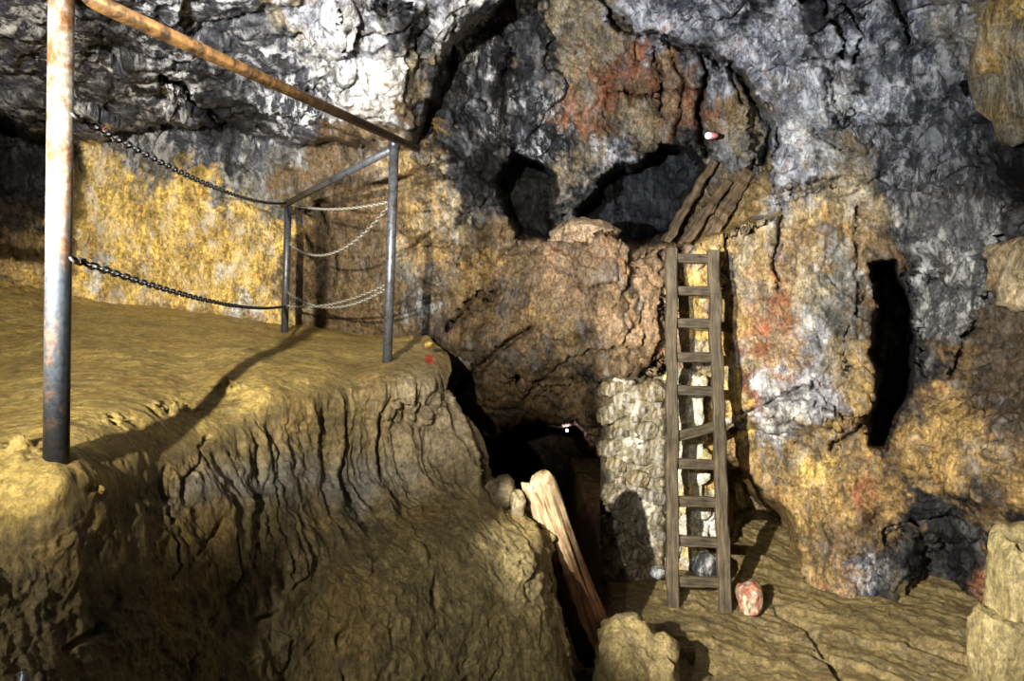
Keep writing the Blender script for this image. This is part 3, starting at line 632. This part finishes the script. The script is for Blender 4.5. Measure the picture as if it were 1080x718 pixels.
RA = P(65, -14, 1.8); RE = P(440, 157, 4.42)
p = pipe('rail', [RA, RA.lerp(RE, .5), RE], .024, RUST, rail_root); p['label'] = 'orange rusted top rail'
p = pipe('rail', [P(298, 217, 5.95), P(418, 155, 4.3)], .026, IRON, rail_root)
# angle brackets where rail meets posts
pipe('clamp', [BT+Vector((0, 0, -.03)), BT+Vector((0, 0, .03))], .038, IRON, rail_root)
pipe('clamp', [TT+Vector((0, 0, -.02)), TT+Vector((0, 0, .03))], .038, IRON, rail_root)

# ------------------------------------------------------------------ chains
def link_mesh(name, pitch, wire, mat):
    bm = bmesh.new(); n, m = 14, 5; hl = pitch/2+wire*.9-pitch*.21; rr = pitch*.23; rings = []
    for i in range(n):
        an = 2*math.pi*i/n; cx = math.cos(an)*rr; cz = math.sin(an)*rr; x = cx+(hl*.72 if cx > 0 else -hl*.72)
        d = Vector((math.cos(an), 0, math.sin(an)))
        rings.append([bm.verts.new(Vector((x, 0, cz))+(d*math.cos(2*math.pi*j/m)+Vector((0, 1, 0))*math.sin(2*math.pi*j/m))*wire) for j in range(m)])
    for i in range(n):
        a, b = rings[i], rings[(i+1) % n]
        for j in range(m): bm.faces.new((a[j], a[(j+1) % m], b[(j+1) % m], b[j]))
    me = bpy.data.meshes.new(name); bm.to_mesh(me); bm.free()
    for q in me.polygons: q.use_smooth = True
    me.materials.append(mat); return me
LINK_D = link_mesh('link', .042, .0042, CHAIN_M); LINK_P = link_mesh('link', .042, .0044, CHAIN_L)
def chain(a, b, sag, mesh, label, pitch=.042):
    a = Vector(a); b = Vector(b); root = empty('chain', a, label, 'chain', 'chains strung between the railing posts')
    f = lambda t: a.lerp(b, t)-Vector((0, 0, 4*sag*t*(1-t)))
    pts = [f(i/600) for i in range(601)]; cum = [0]
    for p0, p1 in zip(pts, pts[1:]): cum.append(cum[-1]+(p1-p0).length)
    L = cum[-1]; n = max(int(round(L/pitch)), 2); j = 0
    for k in range(n):
        s = (k+.5)*L/n
        while cum[j+1] < s: j += 1
        p = pts[j].lerp(pts[j+1], (s-cum[j])/(cum[j+1]-cum[j])); d = (pts[j+1]-pts[j]).normalized()
        q = d.to_track_quat('X', 'Z').to_matrix().to_4x4() @ Matrix.Rotation(math.radians(48 if k % 2 else -42), 4, 'X')
        o = bpy.data.objects.new('link', mesh); col.objects.link(o); o.parent = root
        o.matrix_local = Matrix.Translation(p-a) @ q
    return f
cf = chain(P(76, 120, 1.8), P(302, 214, 5.88), .075, LINK_D, 'upper dark chain from the thick front post to the thin far post')
chain(P(74, 272, 1.8), P(300, 323, 5.88), .06, LINK_D, 'lower dark chain from the thick front post to the thin far post')
chain(P(304, 215, 5.88), P(410, 213, 4.3), .045, LINK_P, 'taut pale chain near the top between the two far posts')
chain(P(304, 256, 5.88), P(411, 216, 4.3), .20, LINK_P, 'slack pale chain drooping from the top of the bench end post')
chain(P(302, 322, 5.88), P(408, 300, 4.3), .06, LINK_P, 'low pale chain continuing level between the two far posts')
chain(P(302, 307, 5.88), P(408, 304, 4.3), .13, LINK_P, 'low slack pale chain drooping between the two far posts')

# ------------------------------------------------------------------ small marks and lamps
def disc(name, loc, r, th, mat, label, cat):
    bm = bmesh.new(); bmesh.ops.create_uvsphere(bm, u_segments=16, v_segments=10, radius=r)
    for v in bm.verts: v.co.y *= th/r
    o = obj_bm(name, bm, mat); o.location = loc; return tag(o, label, cat)
RED = plain('red_plastic', (.75, .02, .03), .4)
q = cf(.055); disc('red_tag', q+Vector((0, -.006, .006)), .0085, .005, RED, 'small round red tag clipped on the upper chain', 'tag')
root = empty('wall_lamp', P(747, 143, 6.55), 'small glowing pinkish lamp fixed on the cracked rock above the planks', 'lamp')
bm = bmesh.new(); bmesh.ops.create_uvsphere(bm, u_segments=16, v_segments=12, radius=.033); obj_bm('bulb', bm, plain('lamp_glow', (.95, .8, .78), .3, 1.3, (1, .78, .76)), root)
bm = bmesh.new(); bmesh.ops.create_cone(bm, cap_ends=True, segments=16, radius1=.036, radius2=.02, depth=.07)
o = obj_bm('socket', bm, plain('pink_plastic', (.75, .25, .25), .5), root); o.rotation_euler = (0, math.pi/2, 0); o.location = (.06, .02, .005)
root = empty('tunnel_lamp', P(598, 454, 8.0), 'tiny white lamp shining inside the dark tunnel', 'lamp')
bm = bmesh.new(); bmesh.ops.create_uvsphere(bm, u_segments=12, v_segments=8, radius=.016); obj_bm('bulb', bm, plain('white_glow', (1, 1, 1), .3, 12.0, (1, .95, .9)), root)
bm = bmesh.new(); bmesh.ops.create_cone(bm, cap_ends=True, segments=12, radius1=.016, radius2=.016, depth=.03); o = obj_bm('housing', bm, IRON, root); o.location = (0, .02, .0)
ld = bpy.data.lights.new('tunnel_lamp_light', 'POINT'); ld.energy = 2.5; ld.color = (1, .6, .55); ld.shadow_soft_size = .03
lo = bpy.data.objects.new('tunnel_lamp_light', ld); col.objects.link(lo); lo.parent = root; lo.location = (0, -.05, 0)

for (px, h, r, lab) in ((24, .045, .011, 'blackened stub poking out of the mud at the lower left, nearer the corner'), (41, .035, .009, 'smaller grey stub poking out of the mud at the lower left')):
    bm = bmesh.new(); bmesh.ops.create_cone(bm, cap_ends=True, segments=14, radius1=r*1.1, radius2=r*.8, depth=h)
    bmesh.ops.bevel(bm, geom=[e for e in bm.edges if e.verts[0].co.z > 0 and e.verts[1].co.z > 0], offset=.003, segments=2, affect='EDGES')
    rr = random.Random(int(px))
    for v in bm.verts: v.co += Vector((rr.uniform(-.001, .001), rr.uniform(-.001, .001), rr.uniform(-.002, .002)))
    o = obj_bm('stub', bm, IRON if px == 24 else WOOD_LADDER); o.location = P(px, 718, 1.44)
    tag(o, lab, 'stub', 'stubs in the mud')
